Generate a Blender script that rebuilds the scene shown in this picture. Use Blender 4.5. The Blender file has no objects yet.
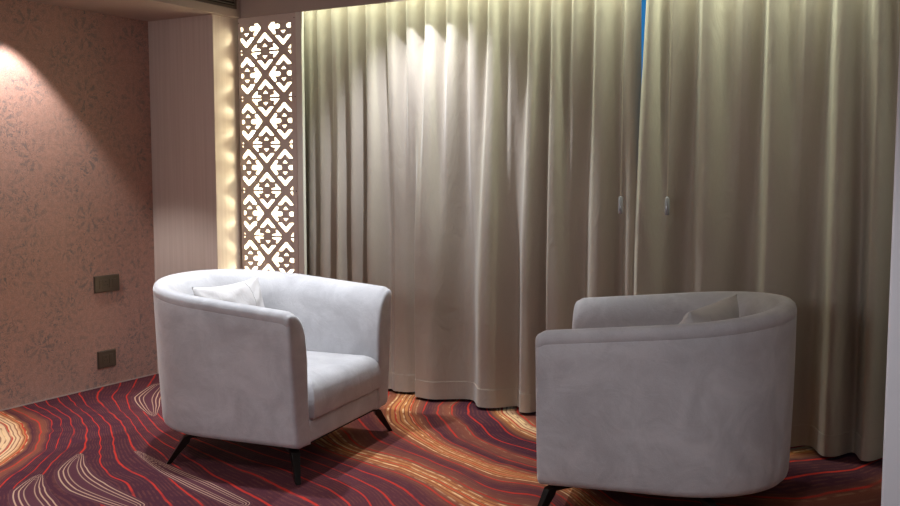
import bpy, bmesh, math, random
import numpy as np
from mathutils import Vector, Matrix

random.seed(4)
PI = math.pi
scn = bpy.context.scene
COL = scn.collection

# ------------------------------------------------------------------ camera
CAM_H, YAW, PITCH, FPX = 1.25, math.radians(30.3), math.radians(4.9), 945.0
cd = bpy.data.cameras.new('camera'); cam = bpy.data.objects.new('camera', cd); COL.objects.link(cam)
cd.sensor_width = 36.0; cd.lens = 36.0 * FPX / 900.0
cam.location = (0, 0, CAM_H); cam.rotation_euler = (PI / 2 - PITCH, 0, YAW)
cd.clip_start = .05
scn.camera = cam

# ------------------------------------------------------------------ world, exposure
w = bpy.data.worlds.new('dusk_sky'); scn.world = w; w.use_nodes = True
bg = w.node_tree.nodes['Background']; bg.inputs[0].default_value = (.022, .16, .36, 1); bg.inputs[1].default_value = 1.0
scn.view_settings.view_transform = 'Standard'; scn.view_settings.look = 'None'
scn.view_settings.gamma = 1.0; scn.view_settings.exposure = 0.12
scn.view_settings.use_curve_mapping = False

# ------------------------------------------------------------------ lamps and fill light
def aim(o, tgt):
    o.rotation_euler = (Vector(tgt) - o.location).to_track_quat('-Z', 'Y').to_euler()

def spot(name, loc, tgt, watt, deg, blend, col, rad=.03):
    l = bpy.data.lights.new(name, 'SPOT'); l.energy = watt; l.spot_size = math.radians(deg)
    l.spot_blend = blend; l.color = col; l.shadow_soft_size = rad
    o = bpy.data.objects.new(name, l); COL.objects.link(o); o.location = loc; aim(o, tgt); return o

def area(name, loc, tgt, watt, sx, sy, col):
    l = bpy.data.lights.new(name, 'AREA'); l.shape = 'RECTANGLE'; l.size = sx; l.size_y = sy
    l.energy = watt; l.color = col
    o = bpy.data.objects.new(name, l); COL.objects.link(o); o.location = loc; aim(o, tgt); return o

spot('soffit_downlight', (-4.272, 3.08, 2.14), (-4.272, 3.08, 0), 56, 88, .32, (1, .95, .92), .02)
spot('chair_downlight', (-3.02, 2.90, 2.43), (-2.97, 3.0, 0), 145, 72, .6, (.88, .94, 1), .035)
spot('curtain_downlight', (-2.66, 4.04, 2.43), (-2.66, 3.95, 0), 98, 101, .75, (.86, .91, 1), .018)
spot('room_downlight', (-3.0, 1.15, 2.43), (-2.95, 1.5, 0), 68, 100, .55, (.90, .94, 1), .10)
spot('room_downlight', (-.75, 1.05, 2.43), (-.8, 1.5, 0), 92, 100, .55, (.90, .94, 1), .10)
area('room_fill', (-2.7, -2.4, 2.1), (-1.9, 4.0, .9), 40, 2.2, 1.2, (.90, .94, 1))  # added soft fill for ambient light from behind the camera, not a fixture
area('cove_light', (-2.05, 4.300, 2.43), (-2.05, 4.33, 0), 33, 3.2, .02, (.86, 1, .76))

# ------------------------------------------------------------------ node helper
class NT:
    def __init__(s, name):
        s.m = bpy.data.materials.new(name); s.m.use_nodes = True
        s.t = s.m.node_tree; s.n = s.t.nodes; s.l = s.t.links
        s.b = s.n['Principled BSDF']
    def add(s, ty, **kw):
        n = s.n.new(ty)
        for k, v in kw.items(): setattr(n, k, v)
        return n
    def link(s, a, b): s.l.new(a, b)
    def put(s, sock, v):
        if hasattr(v, 'links') or isinstance(v, bpy.types.NodeSocket): s.l.new(v, sock)
        elif isinstance(v, (tuple, list)) and len(v) == 3 and sock.type == 'RGBA': sock.default_value = (*v, 1)
        else: sock.default_value = v
    def math(s, op, a, b=0.0, c=0.0, clamp=False):
        n = s.add('ShaderNodeMath', operation=op, use_clamp=clamp)
        s.put(n.inputs[0], a); s.put(n.inputs[1], b); s.put(n.inputs[2], c); return n.outputs[0]
    def step(s, v, a, b):
        n = s.add('ShaderNodeMapRange', interpolation_type='SMOOTHSTEP')
        s.put(n.inputs[0], v); n.inputs[1].default_value = a; n.inputs[2].default_value = b; return n.outputs[0]
    def mix(s, f, a, b, mode='MIX'):
        n = s.add('ShaderNodeMix', data_type='RGBA', blend_type=mode)
        s.put(n.inputs[0], f); s.put(n.inputs[6], a); s.put(n.inputs[7], b); return n.outputs[2]
    def noise(s, vec, scale, detail=4, rough=.5, dist=0):
        n = s.add('ShaderNodeTexNoise'); n.inputs['Scale'].default_value = scale
        n.inputs['Detail'].default_value = detail; n.inputs['Roughness'].default_value = rough
        n.inputs['Distortion'].default_value = dist
        if vec is not None: s.l.new(vec, n.inputs['Vector'])
        return n.outputs['Fac']
    def coord(s, scale=(1, 1, 1)):
        g = s.add('ShaderNodeTexCoord'); mp = s.add('ShaderNodeMapping'); mp.inputs['Scale'].default_value = scale
        s.l.new(g.outputs['Object'], mp.inputs[0]); return mp.outputs[0]
    def bump(s, h, strength=.3, dist=.01):
        n = s.add('ShaderNodeBump'); n.inputs['Strength'].default_value = strength; n.inputs['Distance'].default_value = dist
        s.l.new(h, n.inputs['Height']); s.l.new(n.outputs[0], s.b.inputs['Normal'])
    def color(s, c): s.put(s.b.inputs['Base Color'], c)
    def set(s, **kw):
        for k, v in kw.items(): s.put(s.b.inputs[k.replace('_', ' ')], v)

def plain(name, col, rough=.6, metal=0, vary=.06, scale=6, bump=0):
    m = NT(name); n = m.noise(m.coord(), scale)
    lo = tuple(c * (1 - vary) for c in col); hi = tuple(min(1, c * (1 + vary)) for c in col)
    m.color(m.mix(n, lo, hi)); m.set(Roughness=rough, Metallic=metal)
    if bump: m.bump(m.noise(m.coord(), 180), bump, .002)
    return m.m

M = {}
M['paint'] = plain('taupe_paint', (.41, .335, .29), .6, bump=.05)
M['cream'] = plain('cream_paint', (.66, .62, .55), .5)
M['white'] = plain('white_paint', (.80, .80, .84), .5)
M['ceiling'] = plain('ceiling_paint', (.55, .48, .43), .7)
M['dark'] = plain('black_metal', (.014, .012, .011), .28, .6)
M['bronze'] = plain('bronze_plastic', (.105, .085, .062), .33, .45)
M['hole'] = plain('dark_recess', (.01, .009, .008), .6)
M['grey_acrylic'] = plain('grey_acrylic', (.34, .33, .36), .15, .2)
M['cord'] = plain('pale_cord', (.50, .43, .34), .6)
M['screw'] = plain('screw_metal', (.14, .11, .09), .35, .6)
M['screen'] = plain('laser_cut_board', (.60, .50, .455), .5)
M['frame'] = plain('window_frame_metal', (.3, .3, .32), .4, .4)
M['under'] = plain('black_underlining', (.02, .02, .02), .9)
M['vent'] = plain('vent_metal', (.13, .105, .085), .45, .3)

def velvet():
    m = NT('pale_grey_velvet'); c = m.coord()
    a = m.noise(c, 5, 6, .62, .8); b = m.noise(c, 420, 2)
    v = m.math('ADD', m.math('MULTIPLY', a, .75), m.math('MULTIPLY', b, .25))
    m.color(m.mix(m.step(v, .34, .66), (.47, .46, .475), (.62, .61, .625)))
    m.set(Roughness=.85)
    m.b.inputs['Sheen Weight'].default_value = .55; m.b.inputs['Sheen Roughness'].default_value = .4
    m.bump(m.math('ADD', m.noise(c, 9, 5, .6, 1.2), m.math('MULTIPLY', b, .12)), .22, .02)
    return m.m
M['velvet'] = velvet()

def pillow_mat():
    m = NT('pale_grey_pillow_cloth'); c = m.coord()
    m.color(m.mix(m.noise(c, 12), (.58, .55, .54), (.66, .63, .62))); m.set(Roughness=.7)
    m.b.inputs['Sheen Weight'].default_value = .2
    m.bump(m.noise(c, 16, 4, .55, .8), .25, .02)
    return m.m
M['pillow'] = pillow_mat()

def curtain_mat():
    m = NT('beige_satin_curtain'); c = m.coord()
    fine = m.noise(m.coord((300, 300, 40)), 1, 2)
    base = m.mix(m.noise(c, 2.5), (.43, .37, .305), (.49, .425, .355))
    m.color(m.mix(m.math('MULTIPLY', fine, .3), base, (.32, .27, .21)))
    m.set(Roughness=.58); m.b.inputs['Sheen Weight'].default_value = .25
    wr = m.noise(m.coord((5, 5, 2.2)), 2.2, 6, .6, 1.6)
    cr = m.noise(m.coord((1, 1, 14)), .9, 2, .5, .2)
    m.bump(m.math('ADD', wr, m.math('MULTIPLY', cr, .04)), .16, .03)
    return m.m
M['curtain'] = curtain_mat()

def laminate():
    m = NT('pale_wood_laminate')
    g = m.noise(m.coord((60, 60, 1.1)), 1, 4, .6)
    m.color(m.mix(m.step(g, .3, .7), (.56, .47, .42), (.63, .54, .49))); m.set(Roughness=.45)
    return m.m
M['laminate'] = laminate()

def wallpaper():
    m = NT('salmon_damask_wallpaper')
    g = m.add('ShaderNodeTexCoord'); sp = m.add('ShaderNodeSeparateXYZ'); m.link(g.outputs['Object'], sp.inputs[0])
    wob = m.math('MULTIPLY', m.math('SUBTRACT', m.noise(m.coord(), 14, 3), .5), .034)
    Y = m.math('ADD', sp.outputs[1], wob); Z = m.math('ADD', sp.outputs[2], wob)
    def rosette(oy, oz, T, petals, r0, r1, tw):
        y = m.math('SUBTRACT', m.math('WRAP', m.math('SUBTRACT', Y, oy), T / 2, -T / 2), 0)
        z = m.math('SUBTRACT', m.math('WRAP', m.math('SUBTRACT', Z, oz), T / 2, -T / 2), 0)
        r = m.math('SQRT', m.math('ADD', m.math('MULTIPLY', y, y), m.math('MULTIPLY', z, z)))
        a = m.math('ARCTAN2', z, y)
        pet = m.math('COSINE', m.math('ADD', m.math('MULTIPLY', a, petals), m.math('MULTIPLY', r, tw)))
        ring = m.math('MULTIPLY', m.step(r, r0 * .8, r0 * 1.15), m.math('SUBTRACT', 1, m.step(r, r1 * .9, r1 * 1.12)))
        return m.math('MULTIPLY', m.step(pet, .0, .5), ring)
    T = .345
    o = m.math('MULTIPLY', rosette(3.61, 1.335, T, 8, .026, .088, 14), .8)
    for args in ((3.61, 1.335, T, 16, .125, .140, 60), (3.782, 1.507, T, 8, .022, .075, 30), (3.782, 1.507, T, 14, .098, .112, -60)):
        o = m.math('MAXIMUM', o, m.math('MULTIPLY', rosette(*args), .7))
    cu = m.noise(m.coord((1, 1, 1)), 17, 1.5, .5, 1.2)
    band = lambda c0: m.math('SUBTRACT', 1, m.step(m.math('ABSOLUTE', m.math('SUBTRACT', cu, c0)), .006, .016))
    curl = m.math('MAXIMUM', m.math('MAXIMUM', band(.40), band(.50)), band(.60))
    worn = m.step(m.noise(m.coord(), 60, 5, .8), .34, .56)
    patch = m.step(m.noise(m.coord(), 4, 3, .6), .36, .60)
    o = m.math('MULTIPLY', m.math('MAXIMUM', o, curl), m.math('MULTIPLY', worn, m.math('ADD', m.math('MULTIPLY', patch, .6), .4)))
    # panel joints of the printed tiles
    jy = m.math('LESS_THAN', m.math('ABSOLUTE', m.math('WRAP', m.math('SUBTRACT', sp.outputs[1], 3.46), .25, -.25)), .0025)
    jz = m.math('LESS_THAN', m.math('ABSOLUTE', m.math('WRAP', m.math('SUBTRACT', sp.outputs[2], 1.40), .25, -.25)), .0025)
    j = m.math('MULTIPLY', m.math('MAXIMUM', jy, jz), m.math('MULTIPLY', worn, .35))
    pink = m.mix(m.noise(m.coord(), 3, 6, .65), (.37, .20, .16), (.47, .27, .215))
    speck = m.noise(m.coord(), 170, 3, .7)
    pink = m.mix(m.step(speck, .35, .7), pink, (.52, .33, .27))
    c = m.mix(m.math('MULTIPLY', o, .95), pink, (.17, .155, .155)); c = m.mix(j, c, (.25, .18, .16))
    m.color(c); m.set(Roughness=m.math('SUBTRACT', .62, m.math('MULTIPLY', o, .25)))
    m.bump(m.math('ADD', m.math('MULTIPLY', o, -.6), m.math('MULTIPLY', speck, .5)), .25, .003)
    return m.m
M['wallpaper'] = wallpaper()

def emis(name, col, s):
    m = NT(name); m.color((.8, .8, .75)); m.b.inputs['Emission Color'].default_value = (*col, 1)
    m.b.inputs['Emission Strength'].default_value = s; return m.m
M['backlight'] = emis('glowing_acrylic', (1, .93, .64), 3.0)

def glass():
    m = NT('window_glass'); m.color((.9, .95, 1)); m.set(Roughness=.02); m.b.inputs['Transmission Weight'].default_value = 1
    m.b.inputs['IOR'].default_value = 1.02; return m.m
M['glass'] = glass()

# ------------------------------------------------------------------ mesh helpers
def link_mesh(name, me, mat, parent=None, smooth=True, angle=None):
    o = bpy.data.objects.new(name, me); COL.objects.link(o)
    if mat: me.materials.append(mat)
    if smooth:
        for p in me.polygons: p.use_smooth = True
        if angle is not None:
            try: me.set_sharp_from_angle(angle=math.radians(angle))
            except Exception: pass
    if parent: o.parent = parent
    return o

def obj(name, verts, faces, mat, parent=None, smooth=True, angle=40):
    me = bpy.data.meshes.new(name); me.from_pydata([tuple(v) for v in verts], [], faces)
    bm = bmesh.new(); bm.from_mesh(me); bmesh.ops.recalc_face_normals(bm, faces=bm.faces); bm.to_mesh(me); bm.free()
    return link_mesh(name, me, mat, parent, smooth, angle)

class MB:
    def __init__(s): s.v = []; s.f = []
    def add(s, v, f): o = len(s.v); s.v += [tuple(q) for q in v]; s.f += [tuple(i + o for i in q) for q in f]
    def box(s, x0, x1, y0, y1, z0, z1, M4=None):
        v = [Vector((x, y, z)) for z in (z0, z1) for x, y in ((x0, y0), (x1, y0), (x1, y1), (x0, y1))]
        if M4: v = [M4 @ q for q in v]
        s.add(v, [(3, 2, 1, 0), (4, 5, 6, 7), (0, 1, 5, 4), (1, 2, 6, 5), (2, 3, 7, 6), (3, 0, 4, 7)])
    def tube(s, pts, radii, n=10, cap=True):
        pts = [Vector(p) for p in pts]; rings = []
        for i, p in enumerate(pts):
            t = (pts[min(i + 1, len(pts) - 1)] - pts[max(i - 1, 0)]).normalized()
            u = t.orthogonal().normalized() if i == 0 else (pu - t * pu.dot(t)).normalized(); pu = u
            v = t.cross(u); r = radii[i] if hasattr(radii, '__len__') else radii
            rings.append([p + u * r * math.cos(a) + v * r * math.sin(a) for a in [2 * PI * k / n for k in range(n)]])
        s.loft(rings, cap)
    def loft(s, rings, cap=True):
        n = len(rings[0]); v = [q for r in rings for q in r]; f = []
        for i in range(len(rings) - 1):
            for k in range(n):
                f.append((i * n + k, i * n + (k + 1) % n, (i + 1) * n + (k + 1) % n, (i + 1) * n + k))
        if cap: f.append(tuple(reversed(range(n)))); f.append(tuple(range((len(rings) - 1) * n, len(rings) * n)))
        s.add(v, f)
    def build(s, name, mat, parent=None, smooth=False, angle=40, bevel=0):
        o = obj(name, s.v, s.f, mat, parent, smooth, angle)
        if bevel:
            b = o.modifiers.new('bevel', 'BEVEL'); b.width = bevel; b.segments = 3; b.limit_method = 'ANGLE'
        return o

def box(name, a, b, mat, parent=None, bevel=0):
    m = MB(); m.box(a[0], b[0], a[1], b[1], a[2], b[2]); return m.build(name, mat, parent, bevel=bevel)

def tag(o, label=None, cat=None, group=None, kind=None):
    if label: o['label'] = label
    if cat: o['category'] = cat
    if group: o['group'] = group
    if kind: o['kind'] = kind
    return o

def thing(name, label, cat, loc=(0, 0, 0), rz=0, group=None):
    o = bpy.data.objects.new(name, None); COL.objects.link(o); o.empty_display_size = .1
    o.location = loc; o.rotation_euler = (0, 0, rz); return tag(o, label, cat, group)

def copy_tree(o, parent=None):
    c = o.copy(); COL.objects.link(c); c.parent = parent
    for ch in list(o.children): copy_tree(ch, c)
    return c

def struct(o): o['kind'] = 'structure'; return o

# pixel of the photograph -> ground point (only used to lay out the carpet pattern and fold spacing)
_f = np.array([-math.sin(YAW) * math.cos(PITCH), math.cos(YAW) * math.cos(PITCH), -math.sin(PITCH)])
_r = np.array([math.cos(YAW), math.sin(YAW), 0.]); _u = np.cross(_r, _f)
def ray(px, py): return _f + _r * (px - 450) / FPX + _u * (253 - py) / FPX
def ground(px, py): d = ray(px, py); t = -CAM_H / d[2]; return (t * d[0], t * d[1])
def fold_x(px, py, y): d = ray(px, py); return d[0] * y / d[1]

# ------------------------------------------------------------------ room
XW, YC, ZS, ZC = -4.496, 4.085, 2.153, 2.45
YV = 4.265                                   # valance front
struct(box('wall_left', (XW - .1, -3.2, 0), (XW, 4.85, ZC), M['wallpaper']))
struct(box('ceiling', (XW - .1, -3.3, ZC), (3.3, 4.95, ZC + .1), M['ceiling']))
struct(box('wall_rear', (XW - .1, -3.3, 0), (3.3, -3.2, ZC), M['paint']))
struct(box('wall_right', (3.2, -3.2, 0), (3.3, 4.85, ZC), M['paint']))
struct(box('wall_partition', (-.219, 2.4, 0), (3.2, 4.75, ZC), M['white'], bevel=.006))
WX0, WX1, WZ0, WZ1, YB = -2.4, -.7, .35, 2.3, 4.75
mb = MB()
mb.box(XW, WX0, YB, YB + .1, 0, ZC); mb.box(WX1, 3.2, YB, YB + .1, 0, ZC)
mb.box(WX0, WX1, YB, YB + .1, 0, WZ0); mb.box(WX0, WX1, YB, YB + .1, WZ1, ZC)
struct(mb.build('wall_window', M['cream']))
mb = MB()
for x in (WX0, -1.55 - .02 - .3, WX1 - .04): mb.box(x, x + .04, YB + .02, YB + .07, WZ0, WZ1)
for z in (WZ0, WZ1 - .04): mb.box(WX0, WX1, YB + .02, YB + .07, z, z + .04)
win = struct(mb.build('window_1', M['frame']))
mb = MB(); mb.box(WX0 + .04, -1.87, YB + .04, YB + .046, WZ0 + .04, WZ1 - .04); mb.box(-1.83, WX1 - .04, YB + .04, YB + .046, WZ0 + .04, WZ1 - .04)
mb.build('glass_pane', M['glass'], win)

struct(box('trim_1', (XW, -3.2, ZS), (-3.92, YV, ZC), M['paint']))                    # soffit along the left wall
struct(box('trim_2', (-3.92, YV, ZS), (-.219, YV + .014, ZC), M['paint']))            # curtain pelmet
struct(box('trim_6', (XW, YV, ZS), (-3.92, 4.45, ZC), M['paint']))
struct(box('trim_3', (XW, YC, 0), (-3.968, 4.45, ZS), M['laminate']))                 # laminate pier
struct(box('trim_4', (-3.512, YV + .004, 0), (-3.468, YV + .026, ZS), M['cream'], bevel=.003))
struct(box('trim_5', (-3.968, 4.50, 0), (-3.40, 4.54, 2.40), M['cream']))
struct(box('baseboard_left', (XW, -3.2, 0), (XW + .005, YC, .006), M['paint']))

# ------------------------------------------------------------------ carpet
def carpet():
    A = lambda pts: [(x / 3, 380 + y / 3) for x, y in pts]
    B = lambda pts: [(370 + x / 4.016, 380 + y / 4.016) for x, y in pts]
    L = [(-6.3, [(-4, 434)]),
         (-4.9, A([(0, 108), (45, 130), (68, 170), (50, 205), (0, 245)])),
         (-4.2, A([(40, 105), (80, 140), (92, 180), (70, 215), (0, 262)])),
         (-3.0, A([(60, 85), (135, 120), (150, 155), (130, 205), (70, 250), (0, 290)])),
         (-2.0, A([(130, 95), (170, 120), (160, 160), (150, 200), (90, 270), (25, 320), (15, 378)])),
         (-1.0, A([(150, 85), (195, 120), (203, 160), (180, 210), (120, 270), (60, 320)])),
         (0.0, A([(165, 75), (215, 105), (240, 150), (225, 200), (175, 245), (157, 285), (170, 325), (230, 365)])),
         (1.0, A([(190, 50), (230, 85), (265, 115), (285, 150), (292, 200), (283, 255), (300, 290), (340, 312)])),
         (2.0, A([(215, 45), (245, 80), (280, 105), (305, 130), (315, 170), (312, 220), (325, 255), (365, 285)])),
         (3.0, A([(265, 40), (275, 70), (310, 100), (350, 140), (365, 190), (385, 235), (405, 250), (470, 290)])),
         (4.0, A([(335, 25), (315, 50), (345, 85), (385, 120), (405, 160), (430, 200), (465, 230), (560, 310), (620, 350)])),
         (5.0, A([(375, 25), (358, 50), (370, 85), (400, 120), (425, 155), (465, 190), (600, 290), (740, 370)])),
         (6.0, A([(420, 20), (400, 50), (405, 85), (430, 115), (465, 155), (510, 185), (700, 285), (840, 360)])),
         (7.5, [(285, 470), (330, 490), (350, 504)]),
         (9.0, B([(0, 445), (45, 506)])), (10.0, B([(0, 400), (80, 440), (155, 506)])),
         (11.0, B([(0, 358), (110, 392), (190, 432), (265, 500)])),
         (12.5, B([(0, 308), (150, 350), (300, 420), (450, 500)])),
         (14.0, B([(0, 262), (140, 300), (330, 375), (450, 440), (560, 480), (680, 490)])),
         (15.0, B([(20, 180), (60, 222), (150, 265), (330, 345), (500, 420), (680, 445)])),
         (16.6, B([(150, 60), (110, 110), (110, 165), (200, 232), (300, 290), (520, 372), (690, 402)])),
         (18.0, B([(205, 70), (190, 120), (225, 185), (300, 245), (430, 305), (680, 384)])),
         (19.0, B([(260, 90), (235, 135), (270, 185), (310, 225), (345, 250), (440, 290), (550, 335), (680, 365)])),
         (20.0, B([(330, 85), (300, 105), (310, 140), (365, 185), (400, 235), (450, 255), (540, 300), (670, 340)])),
         (21.0, B([(365, 95), (350, 135), (390, 170), (440, 215), (490, 250), (570, 275), (670, 305)])),
         (22.0, B([(435, 110), (450, 145), (490, 175), (520, 220), (570, 245), (670, 270)])),
         (23.5, B([(530, 130), (600, 190), (670, 220)])), (24.6, B([(600, 130), (670, 185)])),
         (20.4, [(800, 500), (870, 488), (905, 470)]), (21.8, [(800, 470), (850, 466), (905, 440)]),
         (18.5, [(620, 505), (700, 512)])]
    P = []; F = []
    for lev, pts in L:
        dense = []
        for i in range(len(pts) - 1):
            for t in (0, .5): dense.append((pts[i][0] * (1 - t) + pts[i + 1][0] * t, pts[i][1] * (1 - t) + pts[i + 1][1] * t))
        dense.append(pts[-1])
        for px, py in dense: P.append(ground(px, py)); F.append(lev)
    P = np.array(P); F = np.array(F)
    def K(a, b):
        d2 = ((a[:, None, :] - b[None]) ** 2).sum(-1); return .5 * d2 * np.log(d2 + 1e-9)
    n = len(P); Amat = np.zeros((n + 3, n + 3)); Amat[:n, :n] = K(P, P) + np.eye(n) * 2e-3
    Q = np.c_[np.ones(n), P]; Amat[:n, n:] = Q; Amat[n:, :n] = Q.T
    sol = np.linalg.solve(Amat, np.r_[F, 0, 0, 0])
    xs = np.r_[XW - .05, np.arange(-4.5, -.2, .0135), np.arange(-.2, 3.21, .2)]
    ys = np.r_[np.arange(-3.2, 1.7, .25), np.arange(1.85, 4.82, .0135)]
    X, Y = np.meshgrid(xs, ys); G = np.c_[X.ravel(), Y.ravel()]
    phi = np.concatenate([K(g, P) @ sol[:n] + np.c_[np.ones(len(g)), g] @ sol[n:] for g in np.array_split(G, 30)])
    # nested leaf motifs: distance to a spine over a tapering width
    leaf = np.full(len(G), 9.)
    spines = [(A([(240, 222), (218, 270), (262, 320), (400, 378)]), [.012, .07, .085, .05]),
              (A([(118, 285), (88, 330), (105, 372), (160, 420)]), [.012, .07, .08, .06]),
              (A([(478, 15), (445, 50), (450, 80), (462, 108)]), [.05, .09, .06, .008]),
              (A([(408, 213), (500, 268), (600, 315), (720, 372)]), [.01, .04, .055, .045])]
    for pts, ws in spines:
        g0 = [np.array(ground(*q)) for q in pts]; w0 = list(ws); g = []; ws = []
        for i in range(len(g0) - 1):
            a, b, c_, d_ = g0[max(i - 1, 0)], g0[i], g0[i + 1], g0[min(i + 2, len(g0) - 1)]
            for q in range(8):
                t = q / 8; g.append(.5 * (2 * b + (c_ - a) * t + (2 * a - 5 * b + 4 * c_ - d_) * t * t + (3 * b - a - 3 * c_ + d_) * t ** 3)); ws.append(w0[i] * (1 - t) + w0[i + 1] * t)
        g.append(g0[-1]); ws.append(w0[-1])
        for i in range(len(g) - 1):
            a, b = g[i], g[i + 1]; ab = b - a; t = np.clip(((G - a) @ ab) / (ab @ ab), 0, 1)
            d = np.sqrt(((G - (a + t[:, None] * ab)) ** 2).sum(1)); wd = ws[i] * (1 - t) + ws[i + 1] * t
            leaf = np.minimum(leaf, d / wd)
    nx, ny = len(xs), len(ys)
    v = [(float(a), float(b), 0.) for a, b in G]
    f = [(j * nx + i, j * nx + i + 1, (j + 1) * nx + i + 1, (j + 1) * nx + i) for j in range(ny - 1) for i in range(nx - 1)]
    me = bpy.data.meshes.new('floor'); me.from_pydata(v, [], f)
    at = me.attributes.new('flow', 'FLOAT', 'POINT'); at.data.foreach_set('value', phi.astype(np.float32))
    at = me.attributes.new('leaf', 'FLOAT', 'POINT'); at.data.foreach_set('value', leaf.astype(np.float32))
    m = NT('swirled_carpet')
    c = m.coord()
    a1 = m.add('ShaderNodeAttribute', attribute_name='flow').outputs['Fac']
    a2 = m.add('ShaderNodeAttribute', attribute_name='leaf').outputs['Fac']
    j1 = m.math('MULTIPLY', m.math('SUBTRACT', m.noise(c, 6, 2), .5), .18)
    ph = m.math('ADD', a1, j1)
    tuft = m.noise(c, 260, 2, .6)
    ph2 = m.math('ADD', ph, m.math('MULTIPLY', m.math('SUBTRACT', tuft, .5), .10))
    cr = m.add('ShaderNodeValToRGB'); u = m.math('DIVIDE', m.math('ADD', ph2, 8), 36.)
    m.link(u, cr.inputs[0]); el = cr.color_ramp.elements
    pur, pur2, org, crm, brn = (.074, .022, .034), (.105, .030, .038), (.52, .20, .07), (.78, .52, .30), (.24, .075, .045)
    stops = [(-8, org), (-6.2, crm), (-5.2, crm), (-4.6, org), (-4.1, pur), (-3.3, brn), (-2.6, pur), (3, pur), (8.5, pur2), (10.9, pur2),
             (11.7, brn), (12.1, org), (12.9, org), (13.4, brn), (14.9, pur2), (15.7, brn), (16.3, org), (17.2, org), (18.0, brn), (18.8, pur), (20.3, brn), (20.9, pur), (22.6, pur), (23.2, org), (23.9, crm), (24.5, brn), (25.5, pur2)]
    el[0].position = 0; el[0].color = (*stops[0][1], 1); el[1].position = (stops[-1][0] + 8) / 36; el[1].color = (*stops[-1][1], 1)
    for p, q in stops[1:-1]:
        e = el.new((p + 8) / 36.); e.color = (*q, 1)
    base = cr.outputs[0]
    lum = m.add('ShaderNodeSeparateColor'); m.link(base, lum.inputs[0])
    orange = m.step(lum.outputs[0], .14, .45)
    def line(x, mult, w0, w1):       # 1 on contour lines of x*mult
        fr = m.math('ABSOLUTE', m.math('SUBTRACT', m.math('FRACT', m.math('MULTIPLY', x, mult)), .5))
        return m.step(fr, .5 - w1, .5 - w0)
    fine = line(ph, 3.4, .08, .24)
    brk = m.step(m.noise(c, 16, 3), .38, .60)
    base = m.mix(m.math('MULTIPLY', m.math('MULTIPLY', fine, orange), .75), base, (.20, .035, .03))
    fine2 = line(m.math('ADD', ph, .15), 2.1, .05, .16)
    base = m.mix(m.math('MULTIPLY', m.math('MULTIPLY', fine2, orange), brk), base, (.85, .56, .30))
    fine3 = line(ph, 5.3, .1, .3)
    base = m.mix(m.math('MULTIPLY', m.math('MULTIPLY', fine3, m.math('SUBTRACT', 1, orange)), m.math('MULTIPLY', brk, .28)), base, (.26, .09, .055))
    red = line(m.math('ADD', ph, .5), 1.0, .025, .07)
    rb = m.step(m.noise(c, 5, 2), .30, .48)
    base = m.mix(m.math('MULTIPLY', red, m.math('ADD', m.math('MULTIPLY', rb, .75), .2)), base, (.55, .035, .022))
    inside = m.math('SUBTRACT', 1, m.step(a2, .95, 1.05))
    lf = m.math('MULTIPLY', line(a2, 3.8, .08, .2), m.step(a2, .2, .3))
    base = m.mix(m.math('MULTIPLY', inside, m.math('MULTIPLY', lf, .8)), m.mix(inside, base, (.10, .033, .045)), (.62, .40, .27))
    tn = m.mix(tuft, (.62, .62, .62), (1.28, 1.28, 1.28))
    base = m.mix(1, base, tn, 'MULTIPLY')
    m.color(base); m.set(Roughness=.95); m.b.inputs['Specular IOR Level'].default_value = .1
    m.bump(tuft, .5, .006)
    o = link_mesh('floor', me, m.m, None, False)
    struct(o)
carpet()

# ------------------------------------------------------------------ air vent in the soffit face
vt = thing('air_vent', 'dark slatted air conditioning grille set in the side of the ceiling soffit', 'air vent', (-3.92, 3.3, 2.19))
mb = MB()
y0, y1, z0, z1 = -.9, .925, .008, .22
for a in ((y0, y1, z0, z0 + .014), (y0, y1, z1 - .014, z1), (y0, y0 + .014, z0, z1), (y1 - .014, y1, z0, z1)):
    mb.box(-.004, .008, *a)
mb.build('frame', M['vent'], vt)
mb = MB(); mb.box(.0, .001, y0, y1, z0, z1); mb.build('backing', M['hole'], vt)
for k in range(11):
    mb = MB(); R4 = Matrix.Translation((.005, 0, z0 + .025 + k * .0165)) @ Matrix.Rotation(math.radians(35), 4, 'Y')
    mb.box(-.006, .006, y0 + .014, y1 - .014, -.0015, .0015, R4); mb.build('slat', M['vent'], vt)

# ------------------------------------------------------------------ laser-cut screen
def clip(poly, x0, x1, z0, z1):
    for ax, lim, sg in ((0, x0, 1), (0, x1, -1), (1, z0, 1), (1, z1, -1)):
        out = []
        for i in range(len(poly)):
            a, b = poly[i - 1], poly[i]; da, db = sg * (a[ax] - lim), sg * (b[ax] - lim)
            if (da >= 0) != (db >= 0):
                t = da / (da - db); out.append((a[0] + (b[0] - a[0]) * t, a[1] + (b[1] - a[1]) * t))
            if db >= 0: out.append(b)
        poly = out
        if not poly: return []
    return poly
def parea(p): return abs(sum(p[i - 1][0] * p[i][1] - p[i][0] * p[i - 1][1] for i in range(len(p)))) / 2

def chaikin(p):
    out = []
    for i in range(len(p)):
        a, b = p[i], p[(i + 1) % len(p)]
        out += [(a[0] * .9 + b[0] * .1, a[1] * .9 + b[1] * .1), (a[0] * .1 + b[0] * .9, a[1] * .1 + b[1] * .9)]
    return out

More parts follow.
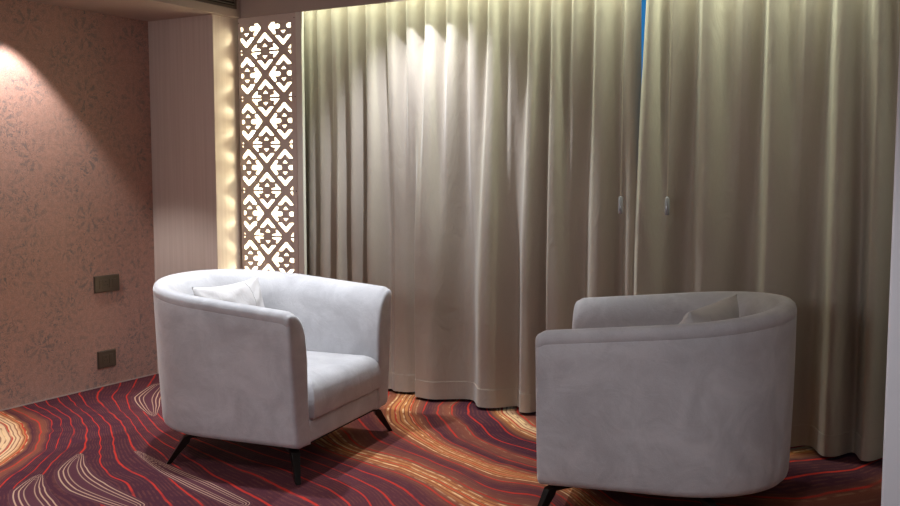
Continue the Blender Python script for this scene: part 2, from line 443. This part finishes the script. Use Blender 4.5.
def screen():
    hx, hz, cx, cz = .139, .135, -3.745, 1.951
    t = thing('decorative_screen', 'tall narrow cut-out lattice screen glowing white from behind, between pier and curtain', 'screen', (cx, 4.275, 0))
    chev = [(0, .82), (.42, .42), (.41, .38), (.21, .38), (0, .58), (-.21, .38), (-.41, .38), (-.42, .42)]
    tri = [(0, .33), (.15, .185), (-.15, .185)]
    sa = [(.78, .04), (.52, .29), (.43, .29), (.48, .135), (.25, .10), (.23, .04)]
    arr = [(.82, 0), (.52, -.32), (.42, -.32), (.38, -.24), (.49, -.10), (.25, -.10), (.17, -.05), (.17, .05), (.25, .10), (.49, .10), (.38, .24), (.42, .32), (.52, .32)]
    fl = lambda p, sx, sz: [(a * sx, b * sz) for a, b in p]
    holes = []
    zt, zb = 2.112, .08
    for r in range(-1, 9):
        for c in (-1, 0, 1):
            ax, az = c * 2 * hx, cz - r * 2 * hz
            A = [chev, fl(chev, 1, -1), tri, fl(tri, 1, -1)] + [fl(sa, a, b) for a in (1, -1) for b in (1, -1)]
            Bq = [chev, fl(chev, 1, -1), tri, fl(tri, 1, -1), arr, fl(arr, -1, 1)]
            for lst, ox, oz in ((A, ax, az), (Bq, ax + hx, az + hz)):
                for p in lst:
                    q = [(ox + a * hx, oz + b * hz) for a, b in chaikin(p)]
                    q = clip(q, -.183, .196, zb, zt)
                    if len(q) > 2 and parea(q) > 1.2e-5: holes.append(q)
    rect = [(-.204, .012), (.231, .012), (.231, 2.1525), (-.204, 2.1525)]
    from mathutils.geometry import delaunay_2d_cdt
    pv, pe = [], []
    for p in [rect] + holes:
        o = len(pv); pv += [Vector(q) for q in p]; pe += [(o + i, o + (i + 1) % len(p)) for i in range(len(p))]
    tv, te, tf = delaunay_2d_cdt(pv, pe, [], 0, 1e-6)[:3]
    boxes = [(min(a for a, b in h), max(a for a, b in h), min(b for a, b in h), max(b for a, b in h), h) for h in holes]
    def solid(f):
        x = sum(tv[i].x for i in f) / len(f); y = sum(tv[i].y for i in f) / len(f)
        for x0, x1, y0, y1, h in boxes:
            if x0 <= x <= x1 and y0 <= y <= y1:
                c = False
                for i in range(len(h)):
                    a, b = h[i - 1], h[i]
                    if (a[1] > y) != (b[1] > y) and x < (b[0] - a[0]) * (y - a[1]) / (b[1] - a[1]) + a[0]: c = not c
                if c: return False
        return True
    me = bpy.data.meshes.new('lattice_panel')
    me.from_pydata([(v.x, v.y, 0) for v in tv], [], [tuple(f) for f in tf if solid(f)])
    bm = bmesh.new(); bm.from_mesh(me)
    r = bmesh.ops.extrude_face_region(bm, geom=list(bm.faces))
    for e in r['geom']:
        if isinstance(e, bmesh.types.BMVert): e.co.z += .006
    bmesh.ops.recalc_face_normals(bm, faces=bm.faces); bm.to_mesh(me); bm.free()
    me.name = 'lattice_panel'; me.materials.clear()
    for v in me.vertices: v.co = Vector((v.co.x, v.co.z - .003, v.co.y))
    me.flip_normals()
    link_mesh('lattice_panel', me, M['screen'], t, False)
    mb = MB(); mb.box(-.200, .228, .040, .046, .02, 2.14); mb.build('glowing_backing', M['backlight'], t)
    mb = MB(); mb.box(-.2035, -.200, .004, .054, .02, 2.15); mb.box(-.200, .230, .048, .054, .02, 2.15); mb.box(.2285, .2325, .004, .054, .02, 2.15); mb.build('light_box', M['cream'], t)
    for x in (-.196, .222):
        for z in (2.125, 1.68, 1.14, .60):
            mb = MB(); mb.tube([(x, -.0045, z), (x, -.002, z)], .0035, 12); mb.build('screw', M['screw'], t)
screen()

# small LEDs inside the light box, shining out through the edge of the lattice onto the pier
for k in range(15):
    l = bpy.data.lights.new('led', 'POINT'); l.energy = .7; l.color = (1, .93, .60); l.shadow_soft_size = .008
    o = bpy.data.objects.new('led', l); COL.objects.link(o); o.location = (-3.885, 4.307, 2.086 - .27 * (k // 2) - (.08 if k % 2 == 0 else .19))

# ------------------------------------------------------------------ curtains
def interp_folds(x, peaks, sharp, skew=1.6):
    """peaks: sorted [(x, amplitude)] -> forward bulge at x"""
    if x <= peaks[0][0]: x = 2 * peaks[0][0] - x
    if x >= peaks[-1][0]: x = 2 * peaks[-1][0] - x
    for i in range(len(peaks) - 1):
        a, b = peaks[i], peaks[i + 1]
        if a[0] <= x <= b[0]:
            t = ((x - a[0]) / (b[0] - a[0])) ** skew; h = a[1] * (1 - t) + b[1] * t
            return h * ((.5 + .5 * math.cos(2 * PI * t)) ** sharp)
    return 0

def sm(a, b, v): t = min(1, max(0, (v - a) / (b - a))); return t * t * (3 - 2 * t)

def curtain(name, label, top, bot, edges, seed, fold=(.9, 1.0)):
    rnd = random.Random(seed)
    T = [(fold_x(p, 50, 4.36), a) for p, a in top]; Bt = [(fold_x(p, 330, 4.30), a) for p, a in bot]
    (l0, l1), (r0, r1) = edges                # left and right edge x at top, bottom
    ZT, ZB = 2.39, .018
    n, mrows = 430, 90
    ph = [rnd.uniform(0, 6.28) for _ in range(6)]
    zsp = [ZB + (ZT - ZB) * (j / mrows) for j in range(mrows + 1)]
    def point(s, z, extra=0.0):
        k = (ZT - z) / (ZT - ZB)
        kk = sm(0.05, .75, k)
        x0 = l0 + (l1 - l0) * sm(0, .66, k); x1 = r0 + (r1 - r0) * sm(0, .66, k)
        x = x0 + (x1 - x0) * s
        xt = x + (T[0][0] - x0) * 0
        b = (1 - kk) * interp_folds(x, T, fold[0]) + kk * interp_folds(x, Bt, fold[1])
        b += .006 * kk * math.sin(17 * x + 1.3 * z + ph[0]) + .004 * kk * math.sin(41 * x - 2.2 * z + ph[1])
        b += (.045 * kk * math.exp(-s / .04) if seed == 9 else -.03 * kk * math.exp((s - 1) / .02))     # one leading edge laps over the other
        b += .002 * math.sin(9 * z + 13 * x + ph[2]) * kk
        return [x, 4.438 - .010 * kk - b * (1 - .16 * (1 - kk)), z]
    P = np.array([[point(i / n, z) for i in range(n + 1)] for z in zsp])
    def sheet(P, th):
        dx = np.gradient(P, axis=1); N = np.stack([dx[..., 1], -dx[..., 0], 0 * dx[..., 0]], -1)
        N /= np.linalg.norm(N, axis=-1, keepdims=True) + 1e-9
        Fq, Bq = P + N * th / 2, P - N * th / 2
        r, c = P.shape[:2]; v = np.concatenate([Fq.reshape(-1, 3), Bq.reshape(-1, 3)]); o = r * c; f = []
        for j in range(r - 1):
            for i in range(c - 1):
                a = j * c + i; f.append((a, a + 1, a + c + 1, a + c)); f.append((o + a, o + a + c, o + a + c + 1, o + a + 1))
        for i in range(c - 1):
            f.append((i, o + i, o + i + 1, i + 1)); a = (r - 1) * c + i; f.append((a, a + 1, o + a + 1, o + a))
        for j in range(r - 1):
            a = j * c; f.append((a, a + c, o + a + c, o + a)); a = j * c + c - 1; f.append((a, o + a, o + a + c, a + c))
        return v.tolist(), f
    t = thing(name, label, 'curtain', ((l0 + r0) / 2, 4.4, 0))
    t['group'] = 'beige floor-length curtains'
    off = np.array([t.location.x, t.location.y, 0])
    v, f = sheet(P - off, .0025); obj('cloth', v, f, M['curtain'], t, True, 60)
    H = np.array([[point(i / n, z) for i in range(n + 1)] for z in (ZB - .002, .06, .112)])
    v, f = sheet(H - off, .008); obj('hem', v, f, M['curtain'], t, True, 60)
    return t

left_top = [(304, .05), (314.5, .06), (330.5, .075), (347.5, .08), (366, .085), (387, .085), (406.5, .085), (425.5, .085), (447, .085), (468.5, .085), (488.5, .085),
            (509.5, .08), (529.5, .085), (552, .08), (572.5, .085), (595.5, .085), (626, .07), (650, .02)]
left_bot = [(304, .05), (314.5, .06), (333, .09), (347, .08), (364, .08), (388, .035), (413, .11), (481, .125), (521, .115), (545, .10), (588, .10), (624, .075), (650, .01)]
right_top = [(600, .06), (649, .10), (672, .075), (702, .09), (742, .065), (768, .09), (805, .07), (836, .085), (873, .08), (905, .07)]
right_bot = [(600, .06), (637, .125), (700, .10), (763, .105), (829, .13), (868, .10), (900, .05)]
xe = -1.515
curtain('curtain', 'wide beige curtain to the left of the split, lit brightly by a downlight', left_top, left_bot,
        ((-3.60, -3.60), (-1.528, -1.508)), 3)
curtain('curtain', 'dim beige curtain to the right of the split, behind the right armchair', right_top, right_bot,
        ((-1.477, -1.53), (-.33, -.33)), 9, (1.0, 1.1))

for k, (px, lab) in enumerate(((620.5, 'grey acrylic weight on a pull cord, hanging on the left curtain beside the split'),
                               (667, 'grey acrylic weight on a pull cord, hanging on the curtain right of the split'))):
    x = fold_x(px, 205, 4.30)
    t = thing('curtain_pull_cord', lab, 'pull cord', (x, 4.302, 1.05), 0, 'curtain pull cords')
    mb = MB(); mb.tube([(0, 0, 0), (0, 0, .004), (0, 0, .012), (0, 0, .078), (0, 0, .086)], [.007, .0105, .0115, .0105, .004], 16)
    mb.build('weight', M['grey_acrylic'], t, True)
    mb = MB(); mb.tube([(0, 0, .08), (0, .002, .6), (0, .012, 1.33)], .0022, 8); mb.build('cord', M['cord'], t, True)

# ------------------------------------------------------------------ wall plates
def plate(name, label, y0, y1, z0, z1, mods):
    yc, zc, w_, h_ = (y0 + y1) / 2, (z0 + z1) / 2, y1 - y0, z1 - z0
    t = thing(name, label, 'wall socket', (XW, yc, zc))
    box('faceplate', (0, -w_ / 2, -h_ / 2), (.011, w_ / 2, h_ / 2), M['bronze'], t, .003)
    box('mounting_rim', (-.001, -w_ / 2 - .003, -h_ / 2 - .003), (.004, w_ / 2 + .003, h_ / 2 + .003), M['vent'], t)
    for kind, a, b in mods:
        m = box('switch' if kind == 's' else 'socket', (.010, a + .001, -h_ * .27), (.0135 if kind == 's' else .0125, b - .001, h_ * .27), M['bronze'], t, .0012)
        if kind == 'o':
            mb = MB(); c = (a + b) / 2
            for dy, dz, r in ((0, .013, .0032), (-.009, -.006, .0026), (.009, -.006, .0026)):
                mb.tube([(.012, c + dy, dz), (.0132, c + dy, dz)], r, 12)
            mb.build('socket_hole', M['hole'], m)
plate('wall_socket', 'wider bronze socket plate at mid height on the pink patterned wall, the upper one', 3.632, 3.806, .555, .648,
      [('s', -.06, -.038), ('o', -.038, .012), ('s', .012, .034), ('s', .034, .06)])
plate('wall_socket', 'smaller bronze socket plate low on the pink patterned wall near the carpet', 3.640, 3.765, .112, .208,
      [('o', -.036, .010), ('s', .010, .036)])

# ------------------------------------------------------------------ armchair
XF, WB, WT, XBB, XBT, XS, NE, ZB, ZTF, ZTB = .442, .42, .475, -.413, -.425, .019, 2.146, .131, .700, .782

def chair_outline(w_, xb, nseg=64, xf=XF):
    us = [0, .005, .010, .016, .022, .030, .05, .09, .17, .29, .45, .63, .82]
    pts = [(xf - (xf - XS) * i, w_) for i in us]
    for i in range(nseg + 1):
        t = PI * i / nseg; c, s = math.cos(t), math.sin(t)
        pts.append((XS - (XS - xb) * abs(s) ** (2 / NE), w_ * math.copysign(abs(c) ** (2 / NE), c)))
    pts += [(xf - (xf - XS) * i, -w_) for i in reversed(us)]
    return np.array(pts)

def normals2(p):
    d = np.gradient(p, axis=0); n = np.stack([d[:, 1], -d[:, 0]], -1); return n / np.linalg.norm(n, axis=1, keepdims=True)

def make_chair(label):
    t = thing('armchair', label, 'armchair')
    Bo, To = chair_outline(WB, XBB), chair_outline(WT, XBT); N = normals2(Bo)      # inward normals
    if N[0][1] > 0: N = -N
    prof = [(.115, 0, 0), (.07, 0, 0), (.032, 0, .001), (.014, 0, .007), (.004, 0, .018), (0, 0, .034)]
    for k in range(1, 9): prof.append((-.003 * math.sin(PI * k / 9), k / 9., None))
    prof += [(0, 1, -.050), (.0016, 1, -.047), (.0, 1, -.044), (.000, 1, -.026), (.005, 1, -.012), (.016, 1, -.003), (.034, 1, 0), (.058, 1, -.004), (.082, 1, -.017),
             (.102, 1, -.037), (.118, 1, -.066), (.127, 1, -.10), (.131, 1, -.15)]
    inner = [(.131, 1, -.22), (.128, .6, None), (.122, .42, None), (.117, .2, None)]
    full = prof + inner
    rings = []
    for i in range(len(Bo)):
        x = Bo[i][0]; k = min(1, max(0, (x - XBB) / (XF - XBB))); zt = ZTB + (ZTF - ZTB) * k ** .9 - .045 * (1 - math.sqrt(1 - (max(0, x - XF + .028) / .045) ** 2))
        side = min(1, abs(i - len(Bo) / 2) / (len(Bo) / 2))
        ring = []
        seam = 1 if i in (34, len(Bo) - 35) else 0
        for j, (d, kk, dz) in enumerate(full):
            if dz is not None: z = (ZB if kk == 0 else zt) + dz
            else: z = ZB + .034 + (zt - .05 - ZB - .034) * kk
            q = min(1, max(0, (z - ZB) / (zt - ZB)))
            base = Bo[i] * (1 - q) + To[i] * q
            dd = d + (.0035 if (seam and 3 < j < 15) else 0)
            p = base + N[i] * dd
            ring.append(Vector((p[0], p[1], z)))
        rings.append(ring)
    # rounded upholstered ends of the two arms
    def cap_rings(ring, sgn):
        n = len(ring); c = sum(ring, Vector()) / n; out = []
        nn = []
        for j in range(n):
            a, b = ring[j - 1], ring[(j + 1) % n]; e = Vector((0, b.z - a.z, -(b.y - a.y)))
            if e.length > 1e-6: e.normalize()
            nn.append(e)
        ar = sum(ring[j - 1].y * ring[j].z - ring[j].y * ring[j - 1].z for j in range(n))
        sg = -1 if ar > 0 else 1
        for dx, ins in ((.006, .002), (.0105, .005), (.0140, .010), (.016, .016), (.017, .023)):
            out.append([ring[j] + nn[j] * (sg * ins) + Vector((dx, 0, 0)) for j in range(n)])
        return out
    allr = list(reversed(cap_rings(rings[0], 1))) + rings + cap_rings(rings[-1], -1)
    mb = MB(); mb.loft(allr); mb.build('shell', M['velvet'], t, True, 50)

    # seat base and cushion follow the inside of the shell
    def inside(w_, xb, xf):
        n = 28; pts = [(xf, -w_), (xf, w_)]
        for i in range(n + 1):
            a = PI * i / n; c, s = math.cos(a), math.sin(a)
            pts.append((0 - (0 - xb) * abs(s) ** (2 / 2.4), w_ * math.copysign(abs(c) ** (2 / 2.4), c)))
        return pts
    def slab(name, w_, xb, xf, rows, mat, crown=0, r=.02):
        o = inside(w_, xb, xf)
        # densify, round the front corners
        pts = []
        for i in range(len(o)):
            a, b = Vector(o[i]), Vector(o[(i + 1) % len(o)]); k = max(1, int((b - a).length / .03))
            pts += [a.lerp(b, q / k) for q in range(k)]
        c = Vector((.08, 0)); rings = []
        for ins, z in rows:
            ring = []
            for p in pts:
                d = (p - c); s = Vector(((abs(d.x) - ins) / abs(d.x) if abs(d.x) > max(ins, 1e-6) else 0, (abs(d.y) - ins) / abs(d.y) if abs(d.y) > max(ins, 1e-6) else 0))
                q = Vector((c.x + d.x * max(0, s.x), c.y + d.y * max(0, s.y)))
                ring.append(Vector((q.x, q.y, z + (crown * (1 - min(1, (p - c).length / .5)) if False else 0))))
            rings.append(ring)
        mb = MB(); mb.loft(rings); return mb.build(name, mat, t, True, 50)
    slab('seat_base', .312, -.30, .452, [(.01, .136), (.002, .140), (0, .148), (0, .222), (.004, .228), (.012, .231)], M['velvet'])
    slab('underside', .33, -.33, .43, [(0, .122), (0, .137)], M['under'])
    slab('seat_cushion', .306, -.292, .470, [(.014, .232), (.004, .237), (0, .246), (-.004, .29), (0, .335), (.007, .356), (.018, .374), (.034, .388), (.056, .398), (.085, .404), (.14, .409), (.2, .412), (.28, .413)], M['velvet'])
    # legs
    for sx, sy in ((1, -1), (1, 1), (-1, -1), (-1, 1)):
        if sx > 0: top, foot, inn = (.418, .375), (.462, .428), (.335, .30)
        else: top, foot, inn = (-.135, .355), (-.198, .398), (-.05, .28)
        P = [(inn[0], inn[1], .117), (top[0] - .012 * sx, top[1] - .010, .1165), (top[0], top[1], .104), (foot[0], foot[1], 0.0)]
        W = [(.022, .005), (.021, .007), (.018, .017), (.010, .010)]
        d = Vector((top[0] - inn[0], (top[1] - inn[1]), 0)).normalized(); s = Vector((-d.y, d.x, 0))
        rg = []
        for q, (p, (hw, ht)) in enumerate(zip(P, W)):
            up = Vector((0, 0, 1)) if q < 2 else (d * .75 + Vector((0, 0, .65)) if q == 2 else d)
            c = Vector(p); rg.append([c + s * hw + up * ht, c - s * hw + up * ht, c - s * hw - up * ht, c + s * hw - up * ht])
        rg = [[Vector((v.x, v.y * sy, max(0, v.z))) for v in r] for r in rg]
        mb = MB(); mb.loft(rg); mb.build('leg', M['dark'], t, False, bevel=.002)
    return t

ch = make_chair('pale grey tub armchair under the downlight, open front and seat in view')
ch['group'] = 'pale grey tub armchairs'
ch.location = (-2.913, 3.244, 0); ch.rotation_euler = (0, 0, .145)
ch2 = copy_tree(ch); ch2.location = (-1.049, 3.511, 0); ch2.rotation_euler = (0, 0, 3.384)
ch2['label'] = 'dimmer pale grey tub armchair on the right, seen from its closed side'

# ------------------------------------------------------------------ throw pillows
def make_pillow(name, label, W, Hh, T, seed):
    """upright in its own frame: x thickness, y width, z height, origin at the bottom middle"""
    rnd = random.Random(seed); n = 34
    t = thing(name, label, 'pillow')
    v = []; f = []
    def P(a, b, side):
        e = (1 - abs(a) ** 2.6) * (1 - abs(b) ** 2.6)
        pinch_y = 1 - .085 * (1 - b * b) ** 1 * abs(a) ** 3 * 1.0
        pinch_z = 1 - .085 * (1 - a * a) ** 1 * abs(b) ** 3 * 1.0
        y = a * W / 2 * (1 - .07 * (1 - b * b) * abs(a) ** 2); z = b * Hh / 2 * (1 - .10 * (1 - a * a) * abs(b) ** 2)
        th = T / 2 * max(0, e) ** .55
        th *= 1 + .05 * math.sin(9 * a + 4 * b + seed) + .04 * math.sin(11 * b - 5 * a)
        th -= .006 * max(0, math.cos(14 * (abs(a) - abs(b)))) * (abs(a) * abs(b)) ** .5 * (1 if th > .01 else 0)
        return Vector((side * th, y, z + Hh / 2))
    for side in (1, -1):
        o = len(v)
        for j in range(n + 1):
            for i in range(n + 1): v.append(P(-1 + 2 * i / n, -1 + 2 * j / n, side))
        for j in range(n):
            for i in range(n):
                a = o + j * (n + 1) + i; f.append((a, a + 1, a + n + 2, a + n + 1) if side > 0 else (a, a + n + 1, a + n + 2, a + 1))
    o = obj('cover', v, f, M['pillow'], t, True, 70)
    bm = bmesh.new(); bm.from_mesh(o.data); bmesh.ops.remove_doubles(bm, verts=bm.verts, dist=.0006); bmesh.ops.recalc_face_normals(bm, faces=bm.faces); bm.to_mesh(o.data); bm.free()
    for p in o.data.polygons: p.use_smooth = True
    # stitched flap edge across one face
    mb = MB()
    for side in (1, -1):
        mb.tube([P(.42 + .03 * math.sin(3 * b), b, side) + Vector((side * .0008, 0, 0)) for b in [-.93 + 1.86 * k / 30 for k in range(31)]], .0022, 6)
    mb.build('flap_seam', M['pillow'], t, True)
    return t

def place(t, chair, lx, ly, lz, lean, yaw, roll=0):
    a = chair.rotation_euler.z
    t.location = (chair.location.x + lx * math.cos(a) - ly * math.sin(a), chair.location.y + lx * math.sin(a) + ly * math.cos(a), lz)
    t.rotation_mode = 'XYZ'
    m = Matrix.Rotation(a + yaw, 4, 'Z') @ Matrix.Rotation(lean, 4, 'Y') @ Matrix.Rotation(roll, 4, 'X')
    t.rotation_euler = m.to_euler()

p1 = make_pillow('throw_pillow', 'pale throw pillow leaning inside the brightly lit left armchair', .45, .35, .13, 2)
place(p1, ch, -.095, .015, .405, math.radians(-14), math.radians(-6.5), math.radians(1))
p2 = make_pillow('throw_pillow', 'pale throw pillow poking above the rim of the dim right armchair', .39, .39, .17, 5)
place(p2, ch2, -.06, .045, .40, math.radians(-14), math.radians(-24), math.radians(-4))
for p in (p1, p2): p['group'] = 'throw pillows in the armchairs'
